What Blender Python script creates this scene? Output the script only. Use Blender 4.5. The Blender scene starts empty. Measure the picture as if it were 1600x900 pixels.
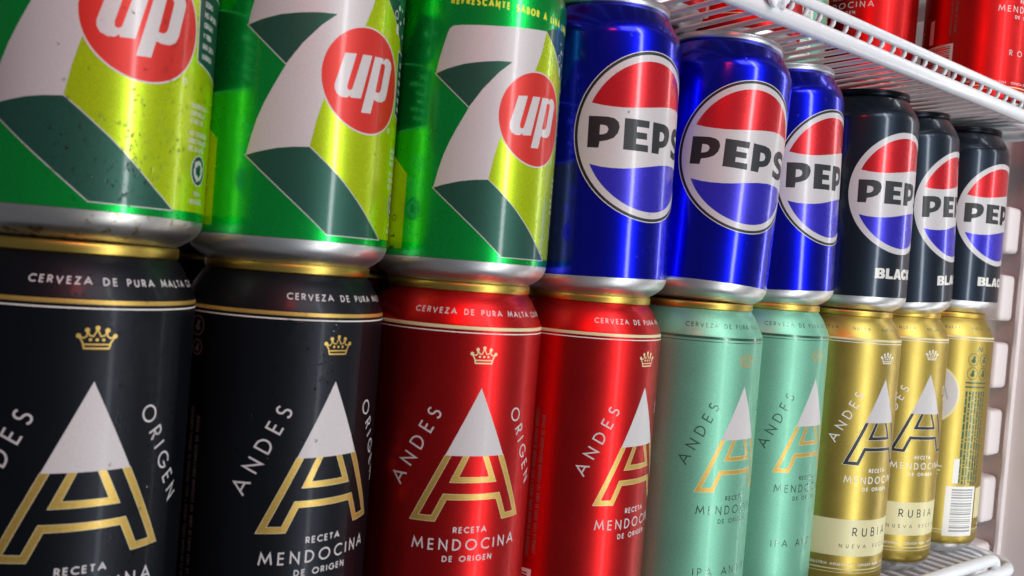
import bpy, math, random
import numpy as np
from mathutils import Vector, Matrix
from mathutils.geometry import delaunay_2d_cdt
S = 0.001                       # geometry below is written in millimetres
scene = bpy.context.scene
R_ = math.radians
PI = math.pi

# ---------------------------------------------------------------- camera
cam_d = bpy.data.cameras.new('camera'); cam = bpy.data.objects.new('camera', cam_d)
scene.collection.objects.link(cam); scene.camera = cam
cam.location = (-45.02*S, -271.2*S, 162.06*S)
cam.rotation_euler = (R_(88.8227), R_(-4.6334), R_(-36.9336))
cam_d.sensor_width = 36; cam_d.lens = 29.22
cam_d.clip_start = 0.01; cam_d.clip_end = 50
cam_d.dof.use_dof = True; cam_d.dof.focus_distance = 0.40; cam_d.dof.aperture_fstop = 22

# ---------------------------------------------------------------- light
world = bpy.data.worlds.new('World'); scene.world = world; world.use_nodes = True
bg = world.node_tree.nodes['Background']
bg.inputs['Color'].default_value = (0.80, 0.86, 1.0, 1); bg.inputs['Strength'].default_value = 0.12

def area(name, loc, target, sx, sy, power, color):
    d = bpy.data.lights.new(name, 'AREA'); d.shape = 'RECTANGLE'; d.size = sx; d.size_y = sy
    d.energy = power; d.color = color
    o = bpy.data.objects.new(name, d); scene.collection.objects.link(o)
    o.location = loc
    v = Vector(target)-Vector(loc)
    z = -v.normalized(); up = Vector((0, 0, 1)); x = up.cross(z).normalized(); y = z.cross(x)
    o.rotation_euler = Matrix((x, y, z)).transposed().to_euler()
    return o
area('door_frame_light', (0.365, -0.78, 0.15), (0.25, 0, 0.15), 0.065, 1.7, 7.4, (0.93, 0.97, 1.0))
area('side_strip_light', (0.575, -0.125, 0.16), (0.2, -0.02, 0.16), 0.012, 0.9, .42, (0.95, 0.98, 1.0))
area('overhead_fill_light', (0.25, -1.35, 1.35), (0.25, 0, 0.15), 1.0, 0.6, 8.0, (0.95, 0.98, 1.0))  # soft fill added from the upper front, standing in for unseen store lighting
area('red_header_light', (-0.06, -0.43, 0.53), (0.12, 0, 0.15), 0.09, 0.07, .60, (1.0, 0.02, 0.01))

scene.view_settings.view_transform = 'Standard'
scene.view_settings.look = 'None'
scene.view_settings.exposure = 0.0
scene.view_settings.gamma = 1.0

# ---------------------------------------------------------------- materials
def lin(c):
    return tuple((v/255/12.92 if v/255 <= 0.04045 else ((v/255+0.055)/1.055)**2.4) for v in c)
MATS = {}
def mat(name, rgb, metal=0.0, rough=0.4, coat=0.0, coat_rough=0.08, grain=0.0, wave=0.0, aniso=0.0, drops=0.0, stain=None, spec=0.5):
    if name in MATS: return MATS[name]
    m = bpy.data.materials.new(name); m.use_nodes = True; nt = m.node_tree; N = nt.nodes; L = nt.links
    b = N['Principled BSDF']
    b.inputs['Base Color'].default_value = (*lin(rgb), 1)
    b.inputs['Metallic'].default_value = metal; b.inputs['Roughness'].default_value = rough
    b.inputs['Coat Weight'].default_value = coat; b.inputs['Coat Roughness'].default_value = coat_rough
    b.inputs['Specular IOR Level'].default_value = spec
    if aniso:
        b.inputs['Anisotropic'].default_value = aniso
        tg = N.new('ShaderNodeTangent'); tg.direction_type = 'RADIAL'; tg.axis = 'Z'
        L.new(tg.outputs[0], b.inputs['Tangent'])
    tc = N.new('ShaderNodeTexCoord'); oi = N.new('ShaderNodeObjectInfo')
    ad = N.new('ShaderNodeVectorMath'); ad.operation = 'ADD'
    L.new(tc.outputs['Object'], ad.inputs[0])
    sc_ = N.new('ShaderNodeVectorMath'); sc_.operation = 'SCALE'; sc_.inputs[0].default_value = (1, .7, .4)
    L.new(oi.outputs['Random'], sc_.inputs['Scale']); L.new(sc_.outputs[0], ad.inputs[1])
    vec = ad.outputs[0]
    hts = []
    col_src = None
    if grain:
        n = N.new('ShaderNodeTexNoise'); n.inputs['Scale'].default_value = 2600; n.inputs['Detail'].default_value = 1
        L.new(vec, n.inputs['Vector'])
        mr = N.new('ShaderNodeMapRange'); mr.inputs['From Min'].default_value = .3; mr.inputs['From Max'].default_value = .7
        mr.inputs['To Min'].default_value = 1-grain; mr.inputs['To Max'].default_value = 1+grain
        L.new(n.outputs['Fac'], mr.inputs['Value'])
        # slow smudges and handling marks add to the fine flake
        n2 = N.new('ShaderNodeTexNoise'); n2.inputs['Scale'].default_value = 70; n2.inputs['Detail'].default_value = 5
        L.new(vec, n2.inputs['Vector'])
        mr2 = N.new('ShaderNodeMapRange'); mr2.inputs['From Min'].default_value = .35; mr2.inputs['From Max'].default_value = .75
        mr2.inputs['To Min'].default_value = rough*0.98; mr2.inputs['To Max'].default_value = min(1, rough*1.09)
        L.new(n2.outputs['Fac'], mr2.inputs['Value']); L.new(mr2.outputs[0], b.inputs['Roughness'])
        mx = N.new('ShaderNodeVectorMath'); mx.operation = 'SCALE'; mx.inputs[0].default_value = lin(rgb)
        L.new(mr.outputs[0], mx.inputs['Scale']); col_src = mx.outputs[0]
    if stain:
        n = N.new('ShaderNodeTexNoise'); n.inputs['Scale'].default_value = stain[1]; n.inputs['Detail'].default_value = 6
        n.inputs['Roughness'].default_value = .65
        L.new(vec, n.inputs['Vector'])
        mr = N.new('ShaderNodeMapRange'); mr.inputs['From Min'].default_value = stain[2]; mr.inputs['From Max'].default_value = stain[2]+.06
        L.new(n.outputs['Fac'], mr.inputs['Value'])
        mix = N.new('ShaderNodeMix'); mix.data_type = 'RGBA'
        L.new(mr.outputs[0], mix.inputs['Factor'])
        if col_src: L.new(col_src, mix.inputs['A'])
        else: mix.inputs['A'].default_value = (*lin(rgb), 1)
        mix.inputs['B'].default_value = (*lin(stain[0]), 1); col_src = mix.outputs['Result']
    if col_src: L.new(col_src, b.inputs['Base Color'])
    last = None
    def bump(h, dist, strength=1.0):
        nonlocal last
        bp = N.new('ShaderNodeBump'); bp.inputs['Strength'].default_value = strength; bp.inputs['Distance'].default_value = dist
        L.new(h, bp.inputs['Height'])
        if last: L.new(last, bp.inputs['Normal'])
        last = bp.outputs[0]
    if wave:
        n = N.new('ShaderNodeTexNoise'); n.inputs['Scale'].default_value = 28; n.inputs['Detail'].default_value = 2
        L.new(vec, n.inputs['Vector']); bump(n.outputs['Fac'], wave*S)
    if drops:
        v = N.new('ShaderNodeTexVoronoi'); v.inputs['Scale'].default_value = 900; v.inputs['Randomness'].default_value = 1
        L.new(vec, v.inputs['Vector'])
        mr = N.new('ShaderNodeMapRange'); mr.interpolation_type = 'SMOOTHSTEP'
        mr.inputs['From Min'].default_value = .42; mr.inputs['From Max'].default_value = .12
        L.new(v.outputs['Distance'], mr.inputs['Value'])
        n = N.new('ShaderNodeTexNoise'); n.inputs['Scale'].default_value = 95; n.inputs['Detail'].default_value = 3
        L.new(vec, n.inputs['Vector'])
        mk = N.new('ShaderNodeMapRange'); mk.inputs['From Min'].default_value = .60; mk.inputs['From Max'].default_value = .66
        L.new(n.outputs['Fac'], mk.inputs['Value'])
        mu = N.new('ShaderNodeMath'); mu.operation = 'MULTIPLY'
        L.new(mr.outputs[0], mu.inputs[0]); L.new(mk.outputs[0], mu.inputs[1]); bump(mu.outputs[0], drops*S)
    if last:
        L.new(last, b.inputs['Normal'])
        if coat: L.new(last, b.inputs['Coat Normal'])
    MATS[name] = m
    return m
def foil(name, rgb, rough=0.27, metal=1.0, coat=.5, drops=0, grain=.13):      # translucent ink over brushed aluminium
    return mat(name, rgb, metal, rough, coat, .12, grain, .12, .3, drops)
def paint(name, rgb, rough=0.42, metal=.15, coat=.3, drops=0):   # opaque ink
    return mat(name, rgb, metal, rough, coat, .13, .06, .12, 0, drops)

foil('lime_green_foil', (0, 186, 70), metal=.85, drops=0); foil('lime_foil', (178, 206, 0), metal=.5, drops=0)
foil('deep_green_foil', (30, 82, 66), metal=.5, rough=.4)
paint('print_white', (190, 188, 187)); paint('print_red', (198, 40, 28), metal=.35)
foil('cobalt_foil', (8, 18, 205), rough=.26, drops=0); foil('cobalt_print', (52, 44, 190), metal=.5)
foil('scarlet_print', (208, 26, 36), metal=.55)
paint('print_black', (8, 11, 17), rough=.5, metal=0, coat=.08); paint('print_pale', (206, 206, 198))
foil('graphite_foil', (30, 40, 52), rough=.32, metal=.8, coat=.4)
foil('black_ink_foil', (21, 24, 30), rough=.40, metal=.75, coat=.05, drops=.03)
foil('crimson_foil', (186, 28, 29), rough=.36, metal=.95, coat=.05, drops=0)
foil('mint_foil', (118, 180, 152), rough=.44, metal=.7, coat=.1, drops=0)
foil('brass_foil', (178, 155, 76), rough=.37, drops=0, metal=.95, coat=.05)
foil('gold_print', (198, 164, 82), rough=.42, metal=.7, coat=.1)
paint('print_cream', (205, 198, 150), metal=.3); paint('print_dim', (120, 112, 110))
foil('mint_dark_print', (62, 98, 78), metal=.5); paint('print_yellow', (205, 220, 50))
paint('print_grey', (150, 150, 152)); paint('print_dull_red', (150, 60, 58))
mat('aluminium', (214, 213, 211), 1, .38, 0, 0, .05, .3, .3)
mat('stained_aluminium', (206, 202, 195), 1, .36, 0, 0, .05, .5, .3, stain=((150, 138, 92), 210, .57))
mat('gold_aluminium', (196, 166, 80), 1, .35, 0, 0, .05, .2, .3)
mat('black_aluminium', (24, 27, 33), .9, .28, 0, 0, .05, .2)
mat('white_wire_coating', (220, 224, 226), 0, .30, .3, .15, .03, .5)
mat('liner_plastic', (232, 224, 222), 0, .5, 0, 0, .03, .5)
mat('frost', (235, 238, 240), 0, .65, 0, 0, .03, .8)

# ---------------------------------------------------------------- a stroke alphabet for the print
def arc(cx, cy, rx, ry, a0, a1, n=12):
    return [(cx+rx*math.cos(R_(a0+(a1-a0)*i/n)), cy+ry*math.sin(R_(a0+(a1-a0)*i/n))) for i in range(n+1)]
GL = {   # letter: (width, [open strokes], [closed strokes])
 'A': (.86, [[(0, 0), (.43, 1), (.86, 0)], [(.16, .34), (.70, .34)]], []),
 'B': (.50, [[(.04, .5), (.26, .5)]+arc(.26, .75, .21, .25, -90, 90)[1:]+[(.04, 1), (.04, 0), (.27, 0)]+arc(.27, .25, .24, .25, -90, 90)[1:]+[(.1, .5)]], []),
 'C': (.78, [arc(.52, .5, .48, .5, 48, 312, 18)], []),
 'D': (.72, [[(.04, 0), (.04, 1), (.22, 1)]+arc(.22, .5, .46, .5, 90, -90, 14)[1:]+[(.0, 0)]], []),
 'E': (.46, [[(.46, 1), (.04, 1), (.04, 0), (.46, 0)], [(.04, .52), (.44, .52)]], []),
 'F': (.44, [[(.44, 1), (.04, 1), (.04, 0)], [(.04, .52), (.42, .52)]], []),
 'G': (.92, [arc(.5, .5, .48, .5, 45, 360, 20)[:-1]+[(.98, .46), (.58, .46)]], []),
 'H': (.62, [[(.04, 0), (.04, 1)], [(.58, 0), (.58, 1)], [(.04, .52), (.58, .52)]], []),
 'I': (.10, [[(.05, 0), (.05, 1)]], []),
 'J': (.36, [[(.32, 1), (.32, .2)]+arc(.16, .18, .16, .18, 0, -170, 8)], []),
 'L': (.40, [[(.04, 1), (.04, 0), (.40, 0)]], []),
 'M': (.94, [[(.0, 0), (.14, 1), (.47, .22), (.80, 1), (.94, 0)]], []),
 'N': (.74, [[(.05, 0), (.05, 1), (.69, 0), (.69, 1)]], []),
 'O': (1.0, [], [arc(.5, .5, .48, .5, 0, 360, 26)[:-1]]),
 'P': (.50, [[(.04, 0), (.04, 1), (.24, 1)]+arc(.24, .73, .23, .27, 90, -90)[1:]+[(.06, .46)]], []),
 'Q': (1.0, [[(.6, .3), (.95, 0)]], [arc(.5, .5, .48, .5, 0, 360, 22)[:-1]]),
 'R': (.52, [[(.04, 0), (.04, 1), (.24, 1)]+arc(.24, .73, .23, .27, 90, -90)[1:]+[(.06, .46)], [(.22, .46), (.52, 0)]], []),
 'S': (.50, [arc(.27, .75, .20, .25, 35, 270, 10)+arc(.25, .25, .23, .25, 90, -150, 10)[1:]], []),
 'T': (.54, [[(0, 1), (.54, 1)], [(.27, 1), (.27, 0)]], []),
 'U': (.62, [[(.04, 1), (.04, .3)]+arc(.31, .29, .27, .29, 180, 360, 10)[1:]+[(.58, 1)]], []),
 'V': (.72, [[(0, 1), (.36, 0), (.72, 1)]], []),
 'X': (.66, [[(0, 0), (.66, 1)], [(0, 1), (.66, 0)]], []),
 'Y': (.66, [[(0, 1), (.33, .5), (.66, 1)], [(.33, .5), (.33, 0)]], []),
 'Z': (.58, [[(.02, 1), (.56, 1), (.02, 0), (.58, 0)]], []),
 '0': (.56, [], [arc(.28, .5, .26, .5, 0, 360, 16)[:-1]]),
 '1': (.24, [[(.0, .8), (.2, 1), (.2, 0)]], []),
 '%': (.8, [[(.1, 0), (.7, 1)]], [arc(.16, .78, .14, .2, 0, 360, 8)[:-1], arc(.64, .22, .14, .2, 0, 360, 8)[:-1]]),
 '-': (.34, [[(0, .45), (.34, .45)]], []), '.': (.10, [[(.05, 0), (.05, .12)]], []), ',': (.10, [[(.07, .1), (.02, -.14)]], []),
 'Ó': (1.0, [[(.48, 1.12), (.66, 1.34)]], [arc(.5, .5, .48, .5, 0, 360, 26)[:-1]]),
 '·': (.14, [[(.0, .45), (.14, .45)]], []),
}
def buffer(pl, w, closed=False):
    P = [Vector(p) for p in pl]; n = len(P); out_l = []; out_r = []
    for i in range(n):
        if closed: a, b, c = P[i-1], P[i], P[(i+1) % n]
        else: a, b, c = (P[i-1] if i else None), P[i], (P[i+1] if i < n-1 else None)
        d1 = (b-a).normalized() if a is not None else None
        d2 = (c-b).normalized() if c is not None else None
        if d1 is None: d1 = d2
        if d2 is None: d2 = d1
        n1 = Vector((-d1.y, d1.x)); n2 = Vector((-d2.y, d2.x)); m = n1+n2
        if m.length < 1e-4: m = n1.copy()
        m.normalize(); k = min(1/max(m.dot(n1), .2), 3.0)
        out_l.append(tuple(b+m*(w/2*k))); out_r.append(tuple(b-m*(w/2*k)))
    if closed: return [out_l, out_r]
    return [out_l+out_r[::-1]]

class Label:
    def __init__(self, zmin, zmax, base):
        self.sh = []; self.z0 = zmin; self.z1 = zmax; self.base = base
    def add(self, col, *loops):
        self.sh.append((col, [list(map(tuple, l)) for l in loops]))
    def stroke(self, col, pl, w, closed=False): self.add(col, *buffer(pl, w, closed))
    def disc(self, col, x, z, r, n=48, ry=None):
        self.add(col, arc(x, z, r, ry or r, 0, 360, n)[:-1])
    def ring(self, col, x, z, r, w, n=40): self.add(col, arc(x, z, r+w/2, r+w/2, 0, 360, n)[:-1], arc(x, z, r-w/2, r-w/2, 0, 360, n)[:-1])
    def rect(self, col, x0, z0, x1, z1): self.add(col, [(x0, z0), (x1, z0), (x1, z1), (x0, z1)])
    def band(self, col, z0, z1): self.rect(col, -110, z0, 110, z1)
    def text(self, col, t, x, z, h, w=.14, track=.22, width=None, align='c', rot=0, sx=1.0, slant=0):
        adv = []; X = 0
        for ch in t:
            if ch == ' ': X += .42+track; continue
            g = GL[ch]; adv.append((X, g)); X += g[0]+track
        tot = X-track
        kx = h*sx
        if width: 
            # stretch only the letter spacing, keep the letters' shape
            n = max(len(t)-1, 1); extra = (width/kx-tot)/n; X = 0; adv = []
            for ch in t:
                if ch == ' ': X += .42+track+extra; continue
                g = GL[ch]; adv.append((X, g)); X += g[0]+track+extra
            tot = X-track-extra
        off = {'c': -tot/2, 'l': 0, 'r': -tot}[align]
        ca, sa = math.cos(R_(rot)), math.sin(R_(rot))
        def T(p):
            u = (p[0]+off)*kx+slant*p[1]*h; v = p[1]*h
            return (x+u*ca-v*sa, z+u*sa+v*ca)
        i_ = w/2
        for X, g in adv:
            f = lambda p: T((p[0]+X, i_+p[1]*(1-w)))
            for s in g[1]: self.stroke(col, [f(p) for p in s], w*h)
            for s in g[2]: self.stroke(col, [f(p) for p in s], w*h, True)
    def build(self, name, profile, mats):
        """planar map of the whole wrap, each face coloured by the topmost shape over it, rolled onto the can profile"""
        W = PI*33.1
        v = []; e = []
        def loop(pts, closed=True):
            b = len(v); v.extend(pts); n = len(pts)
            for i in range(n if closed else n-1): e.append((b+i, b+(i+1) % n))
        zs = [self.z0]+[p[1] for p in profile if self.z0 < p[1] < self.z1]+[self.z1]
        ncol = 132
        for z in zs: loop([(-W, z), (W, z)], False)
        for i in range(ncol+1):
            x = -W+2*W*i/ncol; loop([(x, self.z0), (x, self.z1)], False)
        for col, loops in self.sh:
            for l in loops:
                l2 = [(min(max(p[0], -W), W), min(max(p[1], self.z0), self.z1)) for p in l]
                loop(l2)
        vo, eo, fo, _, _, _ = delaunay_2d_cdt([Vector(p) for p in v], e, [], 0, 1e-4, False)
        V = np.array([(p[0], p[1]) for p in vo]); F = [f for f in fo]
        cen = np.array([V[list(f)].mean(0) for f in F])
        ci = np.full(len(F), -1)
        names = [self.base]
        for col, loops in self.sh:
            if col not in names: names.append(col)
            allp = np.array([p for l in loops for p in l]); lo = allp.min(0); hi = allp.max(0)
            idx = np.nonzero((cen[:, 0] >= lo[0]) & (cen[:, 0] <= hi[0]) & (cen[:, 1] >= lo[1]) & (cen[:, 1] <= hi[1]))[0]
            if not len(idx): continue
            px, py = cen[idx, 0], cen[idx, 1]
            if len(loops) == 1 and len(loops[0]) == 4 and abs(loops[0][0][1]-loops[0][1][1]) < 1e-9 and abs(loops[0][1][0]-loops[0][2][0]) < 1e-9:
                ci[idx] = names.index(col); continue
            wn = np.zeros(len(idx), int); par = np.zeros(len(idx), int)
            for l in loops:
                A = np.array(l); B = np.roll(A, -1, 0); w1 = np.zeros(len(idx), int)
                for (x1, y1), (x2, y2) in zip(A, B):
                    up = (y1 <= py) & (y2 > py); dn = (y1 > py) & (y2 <= py)
                    cr = (x2-x1)*(py-y1)-(px-x1)*(y2-y1)
                    w1 += (up & (cr > 0)).astype(int)-(dn & (cr < 0)).astype(int)
                par += (w1 != 0)
            ins = (par % 2) == 1
            ci[idx[ins]] = names.index(col)
        ci[ci < 0] = 0
        rz = [p[1] for p in profile]; rr = [p[0] for p in profile]
        order = np.argsort(rz); rz = np.array(rz)[order]; rr = np.array(rr)[order]
        r = np.interp(V[:, 1], rz, rr)
        dr = (np.interp(V[:, 1]+.4, rz, rr)-np.interp(V[:, 1]-.4, rz, rr))/.8
        a = V[:, 0]/33.1
        # close the seam: vertices at +W share the place of those at -W
        co = np.stack([r*np.sin(a), -r*np.cos(a), V[:, 1]], 1)*S
        nn = np.stack([np.sin(a), -np.cos(a), -dr], 1); nn /= np.linalg.norm(nn, axis=1)[:, None]
        me = bpy.data.meshes.new(name)
        faces = []; keep = []
        for k, f in enumerate(F):
            q = V[list(f)]
            ar = 0
            for i in range(len(q)):
                x1, y1 = q[i]; x2, y2 = q[(i+1) % len(q)]; ar += x1*y2-x2*y1
            if abs(ar) < 1e-9: continue
            faces.append(list(f) if ar > 0 else list(f)[::-1]); keep.append(ci[k])
        me.from_pydata(co.tolist(), [], faces)
        for nme in names: me.materials.append(MATS[mats.get(nme, nme)])
        me.polygons.foreach_set('material_index', np.array(keep, dtype=np.int32))
        me.polygons.foreach_set('use_smooth', np.ones(len(faces), dtype=bool))
        me.update()
        me.normals_split_custom_set_from_vertices(nn.tolist())
        return me

def lathe(name, prof, material, n=96):
    v = []; f = []
    for (r, z) in prof:
        for i in range(n):
            a = 2*PI*i/n; v.append((r*math.cos(a)*S, r*math.sin(a)*S, z*S))
    for k in range(len(prof)-1):
        for i in range(n):
            j = (i+1) % n; f.append((k*n+i, k*n+j, (k+1)*n+j, (k+1)*n+i))
    if prof[-1][0] > .01: f.append(tuple((len(prof)-1)*n+i for i in range(n)))
    me = bpy.data.meshes.new(name); me.from_pydata(v, [], f); me.materials.append(MATS[material])
    for p in me.polygons: p.use_smooth = True
    me.polygons[-1].use_smooth = len(me.polygons[-1].vertices) == 4
    return me

def smooth_profile(pts, sub=4):
    """Catmull-Rom through (r,z) points"""
    out = []
    for i in range(len(pts)-1):
        p0 = pts[max(i-1, 0)]; p1 = pts[i]; p2 = pts[i+1]; p3 = pts[min(i+2, len(pts)-1)]
        for k in range(sub):
            t = k/sub
            out.append(tuple(.5*((2*p1[j])+(-p0[j]+p2[j])*t+(2*p0[j]-5*p1[j]+4*p2[j]-p3[j])*t*t+(-p0[j]+3*p1[j]-3*p2[j]+p3[j])*t**3) for j in (0, 1)))
    out.append(pts[-1]); return out

TALL_SH = [(33.1, 141.2)]+smooth_profile([(33.0, 142.2), (32.2, 144.3), (30.6, 147.8), (28.8, 151.2), (27.2, 153.4), (26.4, 154.4), (26.2, 155.0)], 2)
TALL_LO = smooth_profile([(32.3, 7.4), (32.9, 9), (33.1, 10.8)], 2)
TALL_PROFILE = TALL_LO+TALL_SH
SHORT_SH = [(33.1, 105.0)]+smooth_profile([(32.95, 106.6), (32.0, 109.4), (30.3, 112.6), (28.7, 115.2), (27.3, 117.4), (26.4, 118.4), (26.2, 119.0)], 2)
SHORT_LO = smooth_profile([(33.0, 9.2), (33.1, 11)], 1)
SHORT_PROFILE = SHORT_LO+SHORT_SH

def pts(s): return s
# ---------------------------------------------------------------- wraps
def wrap_lime():
    L = Label(9.3, 119.0, 'lime_green_foil')
    W_, D_ = 'print_white', 'deep_green_foil'
    # lime block behind the numeral, round to the far side
    L.add('lime_foil', [(7.9, 91.8), (13.5, 87.5), (18.5, 83.2), (24.4, 77.5), (31, 70), (38, 60), (44, 52), (52, 46), (60, 43), (60, 10.2), (18.4, 10.2), (12.1, 15.1), (6.1, 20.8), (-.4, 26.8), (-7.2, 32.4), (-11.9, 36.1), (-10.4, 44.5), (-8.8, 50.9), (0, 64), (3.5, 76.7), (6.2, 83.7)])
    L.add(D_, [(7.9, 91.8), (13.5, 87.5), (18.5, 83.2), (24.4, 77.5), (31, 70), (38, 60), (42, 74), (34, 92), (20, 95), (12, 94)])
    L.add('lime_foil', [(-42.3, 10), (-42.3, 36.5), (-50, 43), (-100, 43), (-100, 10)])
    for x, z, r in ((20.3, 90.6, .5), (21.8, 87.8, .9), (23.6, 83.4, .7), (25, 88, .6), (28, 80, .8), (33, 74, .6)): L.disc(W_, x, z, r, 10)
    L.ring(W_, 19.6, 85.0, 1.3, .4, 16); L.disc(W_, 21, 80.6, 1.1, 12, 1.8); L.disc(W_, 30, 86, 1.2, 12)
    seven_top = [(-33.3, 71.4), (-32.6, 75.6), (-31.2, 81.2), (-30.0, 85.6), (-29.3, 87.1), (-28.0, 88.0), (-24.7, 88.3), (-21.2, 88.5), (-13.2, 89.1), (-2.6, 90.3), (7.9, 91.8)]
    right = [(7.2, 88), (6.2, 83.7), (3.5, 76.7), (0, 69.5), (-4, 62), (-7, 55.6), (-8.8, 50.9), (-10.4, 44.5), (-11.9, 36.1)]
    bot = [(-16.7, 35.6), (-21.3, 34.8), (-27.2, 33.2), (-31.0, 31.9)]
    left = [(-30.3, 35), (-29.7, 37.8), (-28.3, 43.0), (-26.4, 48), (-24.2, 52.8), (-20.6, 60.1), (-16.2, 67.2), (-11.0, 73.5), (-6.3, 77.8)]
    under = [(-11.5, 77.3), (-17.3, 76.3), (-23.1, 75.1), (-29.0, 73.2)]
    d1 = [(-33.3, 71.4), (-29.0, 73.2), (-23.1, 75.1), (-17.3, 76.3), (-11.5, 77.3), (-6.3, 77.8), (-11.0, 73.5), (-16.2, 67.2), (-20.6, 60.4)]
    d2 = [(-31.0, 31.9), (-27.2, 33.2), (-21.3, 34.8), (-16.7, 35.6), (-11.9, 36.1), (-7.2, 32.4), (-.4, 26.8), (6.1, 20.8), (12.1, 15.1), (18.4, 10.0), (7, 9.9), (-4.6, 9.9)]
    for d in (d1, d2): L.stroke(W_, d, .55, True)
    L.add(D_, d1); L.add(D_, d2)
    L.add(W_, seven_top+right+bot+left+under)
    L.stroke('print_cream', [(7.9, 91.8), (13.5, 87.5), (18.5, 83.2), (24.4, 77.5)], .3)
    L.disc('print_white', 6.5, 59.8, 17.0, 72); L.disc('print_red', 6.5, 59.8, 16.5, 72)
    u = [(0.1, 66.7), (4.1, 67.3), (1.6, 57.0), (1.75, 55.8), (2.5, 55.5), (3.4, 56.0), (6.5, 67.6), (10.3, 68.1), (6.9, 53.8), (3.1, 53.3), (3.0, 54.0), (1.8, 53.1), (.2, 52.9), (-1.6, 53.6), (-2.5, 55.0), (-2.6, 56.5)]
    L.add('print_white', [(a-3, b) for a, b in u])
    p = [(11.6, 68.2), (15.7, 68.7), (15.9, 67.9), (17.2, 69.0), (18.9, 69.2), (20.6, 68.4), (21.2, 66.8), (19.3, 57.6), (18.4, 55.7), (16.6, 54.6), (14.2, 54.3), (12.5, 54.6), (11.4, 49.9), (7.4, 49.5)]
    hole = [(14.7, 66.6), (15.8, 67.0), (16.8, 66.9), (17.1, 66.1), (15.7, 58.6), (15.2, 57.6), (14.2, 57.1), (12.9, 57.2)]
    L.add('print_white', [(a-3, b) for a, b in p], [(a-3, b) for a, b in hole])
    L.ring('print_white', 19.8, 46.4, .8, .25, 14); L.text('print_white', 'R', 19.8, 45.95, .9, .2)
    L.text('print_yellow', 'REFRESCANTE SABOR A LIMA LIMÓN', -29.4, 95.3, 2.6, .24, .2, width=58, align='l', sx=.62)
    L.sh = [(c_, [[(p_[0], p_[1]+1.6) for p_ in l] for l in ls]) for c_, ls in L.sh]
    # side panels
    L.add('print_white', [(23.6, 76), (24.5, 54.6), (60, 47.0), (60, 76)]); L.add(D_, [(24.0, 75.6), (24.9, 55.0), (59.6, 47.4), (59.6, 75.6)])
    y = 73
    for t in ('SODIO', 'NO APORTA', 'GRASAS', 'Y FIBRA', 'UNA DIETA', 'VARIADA'):
        L.text('print_white', t, 27, y-2, 1.7, .2, .2, align='l', rot=0, sx=.7); y -= 3
    y = 41.4
    for t in ('SUGERENCIA', 'LIMPIAR LA', 'ANTES DE', '', 'NO CONSUMIR', 'DIRECTAMENTE', 'DEL ENVASE'):
        if t: L.text('print_white', t, 23.4, y, 1.5, .17, .25, align='l', sx=.75)
        y -= 2.2 if t else 1.2
    L.disc('print_white', 30, 24, 4.6, 30); L.disc('deep_green_foil', 30, 24, 4.2, 30)
    for k in range(3):
        a0 = 90+120*k
        L.stroke('print_white', arc(30, 24, 2.4, 2.4, a0-42, a0+38, 6), 1.2)
        q = arc(30, 24, 2.4, 2.4, a0+52, a0+52, 1)[0]
        t_ = R_(a0+52+90)
        L.add('print_white', [(q[0]+1.3*math.cos(t_), q[1]+1.3*math.sin(t_)), (q[0]+1.4*math.cos(t_+2.1), q[1]+1.4*math.sin(t_+2.1)), (q[0]+1.4*math.cos(t_-2.1), q[1]+1.4*math.sin(t_-2.1))])
    L.text('print_white', '100%', 30, 16.6, 1.4, .17, .25); L.text('print_white', 'RECICLABLE', 30, 14.2, 1.4, .17, .2, sx=.8)
    L.text('print_black', 'EL', -46.3, 11.5, 2.6, .2, 1.2, rot=90, align='l'); L.ring('print_black', -47.2, 22.4, 1.0, .3, 14)
    return L

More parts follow.
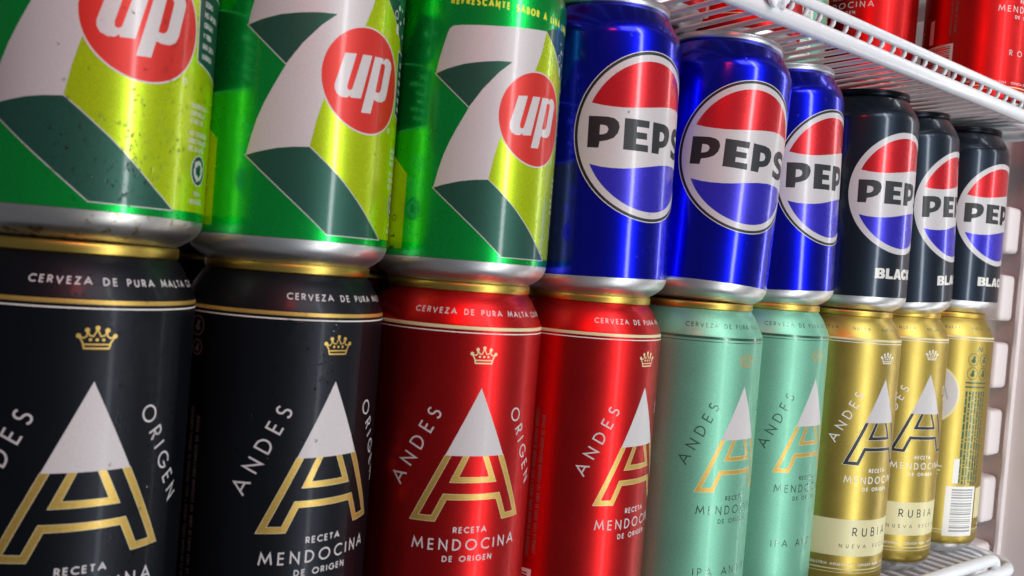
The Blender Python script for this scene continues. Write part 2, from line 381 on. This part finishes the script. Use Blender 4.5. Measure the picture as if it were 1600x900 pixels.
def bold(L, col, t, x, z, h, widths, gap, slots=None):
    """heavy display capitals given as outlines in a 1 x 1 box"""
    for ch, w in zip(t, widths):
        for loops in HEAVY[ch]:
            L.add(col, *[[(x+p[0]*w, z+p[1]*h) for p in l] for l in loops])
        x += w+gap
def blob(pl): return pl
HEAVY = {
 'P': [[[(0, 0), (.36, 0), (.385, .20), (.62, .25), (.82, .34), (.95, .50), (1, .70), (.95, .86), (.82, .96), (.6, 1), (0, 1)],
        [(.37, .42), (.37, .73), (.50, .73), (.60, .69), (.64, .60), (.60, .49), (.50, .44)]]],
 'E': [[[(0, 0), (1, 0), (.99, .22), (.48, .22), (.48, .39), (.92, .39), (.92, .60), (.48, .60), (.48, .77), (.99, .77), (1, 1), (0, 1)]]],
 'S': [[[(.95, .97), (.95, .72), (.78, .76), (.6, .78), (.44, .75), (.40, .69), (.46, .64), (.65, .60), (.86, .54), (.98, .43), (1, .30), (.94, .14), (.80, .03), (.58, -.03), (.32, -.03), (.05, .02), (.05, .27), (.25, .22), (.43, .19), (.60, .22), (.63, .28), (.57, .34), (.38, .38), (.14, .46), (.03, .58), (.02, .72), (.10, .88), (.28, .99), (.52, 1.03), (.76, 1.01)]]],
 'I': [[[(0, 0), (1, 0), (1, 1), (0, 1)]]],
 'B': [[[(0, 0), (.7, 0), (.9, .06), (1, .2), (1, .36), (.86, .5), (.95, .62), (.96, .8), (.85, .95), (.65, 1), (0, 1)], [(.4, .2), (.4, .38), (.58, .38), (.62, .29), (.58, .2)], [(.4, .62), (.4, .8), (.54, .8), (.58, .71), (.54, .62)]]],
 'L': [[[(0, 0), (1, 0), (1, .25), (.42, .25), (.42, 1), (0, 1)]]],
 'A': [[[(0, 0), (.34, 0), (.38, .16), (.62, .16), (.66, 0), (1, 0), (.70, 1), (.30, 1)], [(.44, .38), (.5, .68), (.56, .38)]]],
 'C': [[[(1, .3), (.92, .1), (.75, 0), (.45, -.02), (.18, .06), (.03, .25), (0, .5), (.03, .75), (.18, .94), (.45, 1.02), (.75, 1), (.92, .9), (1, .7), (.66, .62), (.58, .73), (.46, .73), (.40, .6), (.40, .4), (.46, .27), (.58, .27), (.66, .38)]]],
 'K': [[[(0, 0), (.38, 0), (.38, .32), (.58, 0), (1, 0), (.68, .5), (1, 1), (.58, 1), (.38, .68), (.38, 1), (0, 1)]]],
}
def wrap_globe(kind):
    L = Label(9.3, 119.0, 'cobalt_foil' if kind == 'blue' else 'graphite_foil')
    cx, cz = 0, 65.8
    if kind == 'blue':
        L.disc('print_pale', cx, cz, 33.9, 96); L.disc('print_black', cx, cz, 33.6, 96)
    for side in (0, 104*1.0):
        pass
    Ro = 32.4 if kind == 'blue' else 33.0
    L.disc('print_white', cx, cz, Ro, 96)
    ri = 29.8
    def circ(a0, a1, n=40): return arc(cx, cz, ri, ri, a0, a1, n)
    wav = [(-27.6, 77.2), (-23.5, 76.4), (-19.5, 76.05), (-15, 76.0), (-10.8, 76.3), (-3, 77.3), (4.8, 78.6), (10, 79.3), (15, 79.6), (21, 79.3), (27.0, 78.3)]
    a_l = math.degrees(math.atan2(77.2-cz, -27.6)); a_r = math.degrees(math.atan2(78.3-cz, 27.0))
    L.add('scarlet_print' , wav+circ(a_r, a_l))
    wv2 = [(-27.0, 53.3), (-22.5, 52.4), (-18, 52.15), (-13, 52.3), (-8.1, 52.9), (-2, 54.0), (4.5, 55.2), (11, 56.0), (18, 56.1), (23, 55.6), (28.1, 54.6)]
    a_l = math.degrees(math.atan2(53.3-cz, -27.0)); a_r = math.degrees(math.atan2(54.6-cz, 28.1))
    L.add('cobalt_print', wv2+circ(a_r, a_l))
    bold(L, 'print_black', 'PEPSI', -28.3, 59.7, 12.3, (12.4, 11.4, 11.8, 12.2, 4.6), 1.9)
    if kind != 'blue': bold(L, 'print_pale', 'BLACK', -16, 19.4, 5.6, (6.0, 5.0, 6.6, 6.2, 6.4), .45)
    return L

LEGAL = ('CONSERVAR EN UN LUGAR LIMPIO, FRESCO Y SECO. PROTEGER DE AROMAS AGRESIVOS', 'LIMPIAR LA TAPA ANTES DE ABRIR. NO CONSUMIR DIRECTAMENTE DEL ENVASE.')
def wrap_peak(base, txt, line, a_line, crown, style, kind, small=None):
    """tall can: crown, two-tone letter A and curved words"""
    L = Label(7.5, 155.0, base)
    small = small or txt
    if kind == 'gold':
        L.rect('print_cream', -43, 23.8, 43, 43.8)
        L.text('print_black', style, 0, 34.7, 5.0, .13, .42, width=26)
        L.text('print_black', 'NUEVA RECETA', 0, 28.3, 2.2, .13, .55, width=39.5)
    elif style:
        wd = 39 if kind == 'mint' else 22
        L.text(txt, style, 0, 36.2, 3.7, .13, .4, width=wd)
    for z0, z1 in ((16.3, 16.9), (14.6, 14.9)): L.band(line, z0, z1)
    x = -92
    L.text(small, 'INDUSTRIA ARGENTINA · CERVEZA '+('RUBIA' if kind == 'gold' else 'ROJA')+' · INDUSTRIA ARGENTINA', 0, 18.4, 1.5, .16, .3)
    # double line at the neck
    L.band(line, 141.15, 142.3); L.band('print_pale' if kind != 'mint' else line, 139.9, 140.25)
    # neck words, widened where the neck is narrower
    if kind == 'gold':
        for k in range(-4, 5): L.text('mint_dark_print', 'NUEVA ·', 3+k*18.2, 146.6, 1.8, .2, .55, sx=1.0)
    else:
        k = 33.1/30.8
        L.text(txt, 'CERVEZA DE PURA MALTA CUYANA', {'black': -17.7, 'red': -26.9, 'mint': -31.8}[kind], 146.1, 2.05, .17, .35, width=67, align='l', sx=k)
    # crown
    c = crown; ox, oz = 0, 129.6
    L.stroke(c, [(-3.1, oz), (3.1, oz)], .45); L.stroke(c, [(-3.2, oz+1.05), (3.2, oz+1.05)], .38)
    for s in (-1, 1):
        L.stroke(c, [(s*3.0, oz-.2), (s*3.45, oz+1.6), (s*4.3, oz+3.0)], .4)
        L.stroke(c, [(s*4.2, oz+3.1), (s*3.2, oz+2.7), (s*2.5, oz+3.3), (s*2.4, oz+4.3)], .36)
        L.stroke(c, [(s*2.3, oz+4.4), (s*1.8, oz+3.4), (s*.9, oz+3.2), (0, oz+5.0)], .36)
        L.disc(c, s*4.45, oz+3.3, .62, 14); L.disc(c, s*2.45, oz+4.8, .62, 14)
    L.disc(c, 0, oz+5.4, .62, 14)
    for s in (-1.6, 0, 1.6): L.disc(c, s, oz+2.3, .42, 10)
    # the letter A
    g, w = a_line, 1.9
    half = lambda z: (120.8-z)*.4635
    def leg(s):
        return [(s*half(97), 97), (s*half(73.7), 73.7), (s*13.0, 73.7), (s*9.5, 81.5), (0, 81.5), (0, 83.3), (s*10.7, 83.3), (s*14.2, 75.5), (s*(half(75.5)-2.05), 75.5), (s*(half(97)-2.05), 97)]
    for s in (-1, 1):
        L.stroke('print_cream' if kind != 'gold' else 'print_pale', leg(s), .32, True); L.add(g, leg(s))
        tri = [(s*4.5, 97), (s*8.7, 87.6), (0, 87.6), (0, 89.3), (s*5.9, 89.3), (s*2.6, 97)]
        L.stroke('print_cream' if kind != 'gold' else 'print_pale', tri, .32, True); L.add(g, tri)
    L.rect(g, -.4, 81.52, .4, 83.28); L.rect(g, -.4, 87.62, .4, 89.28)
    L.add('print_white', [(0, 120.9), (-half(96.9), 96.9), (half(96.9), 96.9)])
    # words round the A
    L.text(txt, 'ANDES', -19.6, 98.2, 5.2, .115, .34, width=29.5, rot=64)
    L.text(txt, 'ORIGEN', 19.6, 98.2, 4.7, .115, .3, width=31, rot=-64.5)
    L.text(txt, 'RECETA', 0, 69.7, 2.2, .19, .42, width=12.4)
    L.text(txt, 'MENDOCINA', 0, 63.6, 4.0, .13, .38, width=40.5)
    L.text(txt, 'DE ORIGEN', 0, 59.6, 2.1, .18, .42, width=18.6)
    # back of the wrap: icons, two columns of small print, bar code, round emblem
    dk = 'print_dim' if kind != 'gold' else 'mint_dark_print'
    if kind == 'gold': spots = [(xx, zz, 3.9) for xx in (-56.5, -47.4) for zz in (127.6, 118.6)]
    elif kind == 'black': spots = [(-48, 135.6, 3.0), (-47.5, 128.8, 2.3)]
    else: spots = []
    for xx, zz, rr_ in spots:
        L.ring(dk, xx, zz, rr_, .45, 24); L.add(dk, [(xx-.5*rr_, zz-.2*rr_), (xx-.1*rr_, zz-.6*rr_), (xx+.5*rr_, zz-.4*rr_), (xx+.25*rr_, zz+.1*rr_), (xx+.5*rr_, zz+.45*rr_), (xx-.05*rr_, zz+.6*rr_), (xx-.15*rr_, zz+.15*rr_)])
    if kind == 'gold': L.stroke(dk, [(-54, 132.5), (-53, 135.5), (-50.5, 133.2), (-49.5, 136)], .8)
    for zz in (112.0, 109.2) if kind == 'gold' else (): L.rect(dk, -61, zz, -43.5, zz+1.1)
    rng = random.Random(5)
    if kind == 'gold':
        for cc in range(7):
            z = 107
            xx = -59.6+cc*2.5
            while z > 47:
                d = rng.uniform(1.2, 5.5); L.rect(dk, xx-.75, max(z-d, 46), xx+.75, z); z -= d+.7
    else:
        L.text(dk, LEGAL[0], -46.6, 50, 1.5, .15, .2, width=60, align='l', rot=90, sx=.62)
        L.text(dk, LEGAL[1], -43.6, 52, 1.5, .15, .2, width=56, align='l', rot=90, sx=.62)
    L.rect('print_pale', -67.5, 12.7, -44.7, 45); z = 15.5
    while z < 43:
        d = rng.choice((.35, .6, .9, 1.2)); L.rect('print_grey' if kind == 'gold' else base, -63.5, z, -46.5, z+d); z += d+rng.choice((.5, .7, 1.0))
    L.rect('print_pale', -64, 47, -60, 63)
    L.disc('print_cream', -84, 104, 20, 48); L.disc('print_white', -84, 104, 18.6, 48)
    for k in range(5): L.stroke('print_grey', [(-92+k*4, 98+k), (-90+k*4, 110), (-87.5+k*4, 97+k)], .9)
    for k in range(4): L.rect('print_cream', -82, 49+k*2.6, -74+k, 50+k*2.6)
    return L

def drops_mesh(clusters, seed, r0=33.1):
    rg = random.Random(seed); v = []; f = []
    for sx_, sz_, sp, n in clusters:
        for _ in range(n):
            s_ = sx_+rg.gauss(0, sp*.55); z_ = sz_+rg.gauss(0, sp); r = .13+.42*rg.random()**2.6
            el = 1+rg.random()*.5; b = len(v); N_ = 8
            for k in range(3):
                t = k/3*PI/2
                for q in range(N_):
                    a = 2*PI*q/N_; ds = r*math.cos(t)*math.cos(a); dz = r*el*math.cos(t)*math.sin(a); h = .45*r*math.sin(t)
                    an = (s_+ds)/r0; v.append(((r0+h-.01)*math.sin(an)*S, -(r0+h-.01)*math.cos(an)*S, (z_+dz)*S))
            an = s_/r0; v.append(((r0+.45*r)*math.sin(an)*S, -(r0+.45*r)*math.cos(an)*S, z_*S))
            for k in range(2):
                for q in range(N_):
                    j = (q+1) % N_; f.append((b+k*N_+q, b+k*N_+j, b+(k+1)*N_+j, b+(k+1)*N_+q))
            for q in range(N_): f.append((b+2*N_+q, b+2*N_+(q+1) % N_, b+3*N_))
    me = bpy.data.meshes.new('water_drops'); me.from_pydata(v, [], f); me.materials.append(MATS['water'])
    for p in me.polygons: p.use_smooth = True
    return me

for n_, c_, k_ in (('print_white', (190, 188, 187), 0), ('print_pale', (226, 226, 218), 0), ('print_cream', (212, 205, 158), .2), ('print_dim', (96, 88, 86), 0), ('print_black', (8, 11, 17), 0), ('print_grey', (150, 150, 152), 0)):
    paint('satin_'+n_, c_, .46, k_, .04)
satin = {n_: 'satin_'+n_ for n_ in ('print_white', 'print_pale', 'print_cream', 'print_dim', 'print_black', 'print_grey')}
ident = {}
M = {}
M['lime'] = wrap_lime().build('printed_wrap', SHORT_PROFILE, ident)
M['cobalt'] = wrap_globe('blue').build('printed_wrap', SHORT_PROFILE, ident)
M['graphite'] = wrap_globe('black').build('printed_wrap', SHORT_PROFILE, ident)
M['black'] = wrap_peak('black_ink_foil', 'print_white', 'gold_print', 'gold_print', 'gold_print', 'NEGRA', 'black').build('printed_wrap', TALL_PROFILE, satin)
M['red'] = wrap_peak('crimson_foil', 'print_white', 'print_cream', 'gold_print', 'print_cream', 'ROJA', 'red').build('printed_wrap', TALL_PROFILE, satin)
M['mint'] = wrap_peak('mint_foil', 'mint_dark_print', 'mint_dark_print', 'gold_print', 'gold_print', 'IPA ANDINA', 'mint').build('printed_wrap', TALL_PROFILE, satin)
M['gold'] = wrap_peak('brass_foil', 'print_pale', 'print_cream', 'print_black', 'print_pale', 'RUBIA', 'gold').build('printed_wrap', TALL_PROFILE, satin)

# ---------------------------------------------------------------- can ends
def lid_profile(zt, r):
    return [(r-1.6, zt-3.5), (r-.3, zt-3.3), (r, zt-2.8), (r+.1, zt-.7), (r-.25, zt-.15), (r-.8, zt), (r-1.4, zt-.2), (r-1.7, zt-.9), (r-2.3, zt-3.0), (r-3.6, zt-6.2), (r-4.4, zt-6.9), (r-5.2, zt-6.2), (r-5.8, zt-4.6), (.01, zt-4.6)]
SHORT_BASE = smooth_profile([(33.0, 9.2), (32.8, 7.6), (31.6, 5.2), (29.6, 3.4), (27.2, 1.8), (25.4, .7), (24.2, .15), (23.2, 0), (22.2, .9), (20.5, 4.0), (14, 8.6), (.01, 10.5)], 3)
TALL_BASE = smooth_profile([(32.3, 7.4), (31.2, 5.2), (29.4, 3.4), (27.0, 1.8), (25.4, .7), (24.2, .15), (23.2, 0), (22.2, .9), (20.5, 4.0), (14, 8.6), (.01, 10.5)], 3)
def tab_mesh(material, zt):
    v = []; f = []
    n = 20; out = [(6.5*math.cos(2*PI*i/n), 3+10*math.sin(2*PI*i/n)) for i in range(n)]; inn = [(3.6*math.cos(2*PI*i/n), -1+3.6*math.sin(2*PI*i/n)) for i in range(n)]
    for z in (zt-4.3, zt-3.3):
        v += [(x*S, y*S, z*S) for x, y in out]; v += [(x*S, y*S, z*S) for x, y in inn]
    for i in range(n):
        j = (i+1) % n
        f += [(2*n+i, 2*n+j, 3*n+j, 3*n+i), (j, i, n+i, n+j), (i, j, 2*n+j, 2*n+i), (n+j, n+i, 3*n+i, 3*n+j)]
    me = bpy.data.meshes.new('pull_tab'); me.from_pydata(v, [], f); me.materials.append(MATS[material]); return me
E_ = {}
wm = bpy.data.materials.new('water'); wm.use_nodes = True
wb = wm.node_tree.nodes['Principled BSDF']; wb.inputs['Transmission Weight'].default_value = 1; wb.inputs['Roughness'].default_value = .02; wb.inputs['IOR'].default_value = 1.33
MATS['water'] = wm
for c_ in ('aluminium', 'black_aluminium', 'gold_aluminium'):
    E_['short_lid', c_] = lathe('lid', lid_profile(122, 27.3), c_)
    E_['tall_lid', c_] = lathe('lid', lid_profile(157.3, 27.3), c_)
    E_['short_tab', c_] = tab_mesh(c_, 122); E_['tall_tab', c_] = tab_mesh(c_, 157.3)
E_['short_base'] = lathe('can_base', SHORT_BASE, 'aluminium'); E_['stained_base'] = lathe('can_base', SHORT_BASE, 'stained_aluminium')
E_['tall_base'] = lathe('can_base', TALL_BASE, 'aluminium')

# ---------------------------------------------------------------- objects
C = scene.collection.objects
def part(name, me, parent, kind=None):
    o = bpy.data.objects.new(name, me); C.link(o); o.parent = parent
    if kind: o['kind'] = kind
    return o
def can(kind, x, y, z, rot, label, group, tilt=0.0, end=None, base=None, cat='drink can', name=None):
    tall = kind in ('black', 'red', 'mint', 'gold')
    nm = 'beer_can' if tall else 'soda_can'
    o = bpy.data.objects.new(nm, None); C.link(o); o.empty_display_size = .02
    o.location = (x*S, y*S, z*S); o.rotation_mode = 'XYZ'; o.rotation_euler = (0, tilt, 0)
    o['label'] = label; o['category'] = 'beer can' if tall else 'soda can'; o['group'] = group
    b = part('body', M[kind], o); b.rotation_euler = (0, 0, rot)
    end = end or ('gold_aluminium' if tall else 'aluminium')
    part('base', E_[base or ('tall_base' if tall else 'short_base')], o)
    ld = part('lid', E_['tall_lid' if tall else 'short_lid', end], o)
    part('pull_tab', E_['tall_tab' if tall else 'short_tab', end], ld)
    return o
Xs = [0, 65.8, 131.78, 197.95, 263.54, 330.35, 396.95, 463.65, 530.07]
Ys = [.63, 3.95, -2.71, -3.07, -6.58, 1.32, -2.15, 3.21, 5.39]
Ds = [.48, -.36, -.12, .62, -.99, .79, 1.17, -.15, .68]
As = [.61, 8.97, -14.24, 11.86, .86, 1.54, -7.8, -15.45, 74.5]
Ts = [.05, -.04, -.01, -1.52, 3.55, -2.92, -1.5, -5.03, -.74]
Zs = [3.31, 1.67, -.65, -1.81, -1.94, -.58, -1.38, -.09, 1.47]
Es = [.43, -.44, -.15, -.38, .33, -.04, .44, -.56, .13]
kinds_l = ['black', 'black', 'red', 'red', 'mint', 'mint', 'gold', 'gold', 'gold']
kinds_u = ['lime']*3+['cobalt']*3+['graphite']*3
rot_u = [0, 3, 0, 0, -9, 3, -2.2, 6.8, -.2]      # millimetres of turn round the can
low_lab = ['matte black tall beer can at the far left of the bottom row',
 'matte black tall beer can between the other black can and the red cans',
 'red tall beer can showing its whole A emblem, beside the black cans',
 'red tall beer can with its A cut by the edge, beside the mint green cans',
 'mint green tall beer can standing right of the red cans, the larger mint one',
 'mint green tall beer can next to the gold cans, the smaller mint one',
 'gold tall beer can with pale band standing right beside the mint cans',
 'gold tall beer can with pale band in the middle of the three gold cans',
 'gold tall beer can turned to show small print and bar code']
up_lab = ['green lemon lime soda can at the far left with grimy silver base',
 'green lemon lime soda can in the middle of the three green ones',
 'green lemon lime soda can beside the blue cans, yellow words along its top',
 'blue cola can right beside the green cans, the largest blue one',
 'blue cola can leaning slightly, middle of the three blue cans',
 'blue cola can next to the black cola cans, the smallest blue one',
 'black cola can right beside the blue cans with black rim',
 'black cola can squeezed in the middle of the three black cola cans',
 'black cola can last in the upper row beside the white fridge wall']
for i in range(9):
    cl = can(kinds_l[i], Xs[i], Ys[i], Zs[i], R_(As[i]), low_lab[i], 'tall beer cans in the front bottom row')
    t = R_(Ts[i])
    cu = can(kinds_u[i], Xs[i]+Ds[i], Ys[i], Zs[i]+156+Es[i], rot_u[i]/33.1, up_lab[i], 'soda cans stacked on the beer cans', tilt=t,
        end='black_aluminium' if kinds_u[i] == 'graphite' else 'aluminium', base='stained_base' if i == 0 else None)
    if i == 0:
        part('water_drops', drops_mesh([(4, 22, 6, 150), (14, 30, 9, 130), (22, 40, 14, 90), (-8, 25, 8, 60), (10, 70, 14, 50)], 1), cu, 'stuff')
        part('water_drops', drops_mesh([(12, 134, 4, 60), (17, 124, 4, 60), (8, 121, 2, 40), (22, 98, 10, 60), (17, 75, 8, 30)], 2), cl, 'stuff')
    if i == 1: part('water_drops', drops_mesh([(-8, 137, 3, 90), (4, 137, 2, 40), (1, 125, 4, 50), (-16, 112, 14, 30)], 3), cl, 'stuff')
    if i in (3, 4, 5): part('water_drops', drops_mesh([(0, 20+i, 10, 24), (-14, 100, 10, 14)], 7+i), cu, 'stuff')
colr = {'black': 'black', 'red': 'red', 'mint': 'mint green', 'gold': 'gold', 'lime': 'green', 'cobalt': 'blue', 'graphite': 'black cola'}
ordn = ['leftmost', 'second', 'third', 'fourth', 'fifth', 'sixth', 'seventh', 'eighth', 'rightmost']
for i in range(9):
    x = Xs[i]+4*math.sin(i*2.3); y = 68.5+Ys[i]
    can(kinds_l[i], x, y, Zs[i], R_(As[i]+40*math.sin(i*5)), '%s tall beer can behind the %s beer can from the left' % (colr[kinds_l[i]], ordn[i]), 'beer cans in the second row')
    can(kinds_u[i], x, y, Zs[i]+156.3, R_(30*math.sin(i*3)), '%s soda can behind the %s soda can from the left' % (colr[kinds_u[i]], ordn[i]), 'soda cans in the second row',
        end='black_aluminium' if kinds_u[i] == 'graphite' else 'aluminium')
# the shelf above
US = 287.0
can('red', 531, -2, US, -.2, 'red tall beer can on the upper shelf at the right edge', 'beer cans on the upper shelf')
can('red', 479, 50, US, -1.48, 'red tall beer can on the upper shelf, set back beside the mint can', 'beer cans on the upper shelf')
can('mint', 386, 56, US, R_(70), 'mint green tall beer can on the upper shelf, only its foot in view', 'beer cans on the upper shelf')
for k in range(4):
    can('red', 318-k*67.5, 26+9*math.sin(k*2), US, k*1.3, 'red tall beer can on the upper shelf, only its base seen through the wires', 'beer cans seen through the shelf wires')
for k in range(6):
    can('red', 545-k*67.5, 128+4*math.sin(k*3), US, k*1.7, 'red tall beer can on the upper shelf, only its base seen through the wires', 'beer cans seen through the shelf wires')

# ---------------------------------------------------------------- wire shelves
def tube(name, path, r, material, n=10, closed=False):
    P = [Vector(p) for p in path]; v = []; f = []; m = len(P)
    for i in range(m):
        d = ((P[(i+1) % m]-P[i-1]) if closed else (P[min(i+1, m-1)]-P[max(i-1, 0)])).normalized()
        ref = Vector((1, 0, 0)) if abs(d.x) < .9 else Vector((0, 0, 1))
        a = d.cross(ref).normalized(); b = d.cross(a)
        for k in range(n):
            t = 2*PI*k/n; q = P[i]+(a*math.cos(t)+b*math.sin(t))*r; v.append(tuple(q*S))
    for i in range(m if closed else m-1):
        for k in range(n):
            j = (i+1) % m; f.append((i*n+k, i*n+(k+1) % n, j*n+(k+1) % n, j*n+k))
    if not closed: f += [tuple(range(n))[::-1], tuple((m-1)*n+k for k in range(n))]
    me = bpy.data.meshes.new(name); me.from_pydata(v, [], f); me.materials.append(MATS[material])
    for p in me.polygons: p.use_smooth = len(p.vertices) == 4
    return me
def box_mesh(name, boxes, material, bev=0):
    import bmesh
    bm = bmesh.new()
    for x0, y0, z0, x1, y1, z1 in boxes:
        r = bmesh.ops.create_cube(bm, size=1)
        for v in r['verts']: v.co = Vector(((x0+x1)/2+v.co.x*(x1-x0), (y0+y1)/2+v.co.y*(y1-y0), (z0+z1)/2+v.co.z*(z1-z0)))*S
    if bev: bmesh.ops.bevel(bm, geom=bm.edges[:], offset=bev*S, segments=4, profile=.6, affect='EDGES')
    me = bpy.data.meshes.new(name); bm.to_mesh(me); bm.free(); me.materials.append(MATS[material])
    for p in me.polygons: p.use_smooth = True if bev else False
    return me
def shelf(z, x0, x1, label, xl, front=-46, rail=False, lip=2.4):
    root = bpy.data.objects.new('wire_shelf', None); C.link(root); root.location = (0, 0, z*S)
    root['label'] = label; root['category'] = 'wire shelf'; root['group'] = 'white wire shelves of the fridge'
    back = 330; rr = 26
    path = [(x0, front, -5.5)]+[(x1-rr, front, -5.5)]
    path = [(x0+(x1-rr-x0)*k/12, front, -5.5) for k in range(13)]+[(x1-rr+rr*math.sin(R_(a)), front+rr-rr*math.cos(R_(a)), -5.5) for a in range(10, 91, 10)]+[(x1, front+rr+k*70, -5.5) for k in range(1, 5)]
    part('front_rail', tube('front_rail', path, 3.7, 'white_wire_coating', 14), root)
    part('lip_rail', tube('lip_rail', [(x0+(xl-x0)*k/12, front, 5.2) for k in range(13)]+[(xl+3, front, 4.4), (xl+5, front, 1)], lip, 'white_wire_coating', 12), root)
    for y in (30, 150, 290): part('cross_rod', tube('cross_rod', [(x0, y, -4.6), (x1-1, y, -4.6)], 2.6, 'white_wire_coating', 10), root)
    w = tube('wire', [(0, back, -1.5), (0, 0, -1.5), (0, front+8, -1.5), (0, front+3.2, -.6), (0, front+1.8, 1.5), (0, front+1.2, 5)], 1.25, 'white_wire_coating', 8)
    w2 = tube('wire', [(0, back, -1.5), (0, 100, -1.5), (0, front+rr*.5, -1.5), (0, front+6, -2.6)], 1.25, 'white_wire_coating', 8)
    x = x1-8
    while x > x0 and x > x1-8-10.75*62:
        o = part('wire', w if x < xl else w2, root); o.location = (x*S, (0 if x < x1-20 else 10)*S, 0); x -= 10.75
    if rail:
        part('price_rail', box_mesh('price_rail', [(x0, front-3.2, -46, xl+4, front-1.4, -9)], 'white_wire_coating', .6), root)
    return root
shelf(US, -95, 566, 'white wire shelf with lipped front rail above the soda cans', 545)
shelf(0.4, -95, 564, 'white wire shelf carrying the tall beer cans, its rounded corner at bottom right', 518, rail=True, lip=3.6)
# the frost lump on the upper rail
rng = random.Random(3)
def lump(name, loc, size, material):
    import bmesh
    bm = bmesh.new(); bmesh.ops.create_icosphere(bm, subdivisions=4, radius=1)
    for v in bm.verts:
        p = v.co; k = 1+.22*math.sin(5*p.x+3*p.z)+.14*math.sin(9*p.y+4*p.x+7*p.z)+.08*math.sin(17*p.z+11*p.x)
        v.co = Vector((p.x*size[0]*k, p.y*size[1]*k, p.z*size[2]*k))*S
    me = bpy.data.meshes.new(name); bm.to_mesh(me); bm.free(); me.materials.append(MATS[material])
    for p in me.polygons: p.use_smooth = True
    o = bpy.data.objects.new(name, me); C.link(o); o.location = Vector(loc)*S; return o
fr = lump('frost_lump', (248, -49, US+1.5), (6.5, 5, 6.5), 'frost')
fr['label'] = 'small white lump of frost stuck on the upper shelf rail'; fr['category'] = 'frost'

# ---------------------------------------------------------------- fridge liner
wl = bpy.data.objects.new('fridge_side_wall', None); C.link(wl)
wl['label'] = 'white moulded fridge side wall with shelf ribs at the right edge'; wl['category'] = 'fridge wall'
part('panel', box_mesh('panel', [(608, -150, -260, 626, 352, 640)], 'liner_plastic'), wl)
part('ridge', box_mesh('ridge', [(603, -15.5, -260, 610, -12.5, 640)], 'liner_plastic', .8), wl)
rib = box_mesh('rib', [(588, -9.5, 0, 612, 345, 33)], 'liner_plastic', 4)
for k in range(-4, 11):
    if k == 5: continue
    o = part('rib', rib, wl); o.location = (0, 0, (9+k*48.6)*S)
bw = bpy.data.objects.new('fridge_back_wall', box_mesh('fridge_back_wall', [(-140, 352, -260, 626, 372, 640)], 'liner_plastic')); C.link(bw)
bw['label'] = 'plain white fridge back wall behind all the cans'; bw['category'] = 'fridge wall'
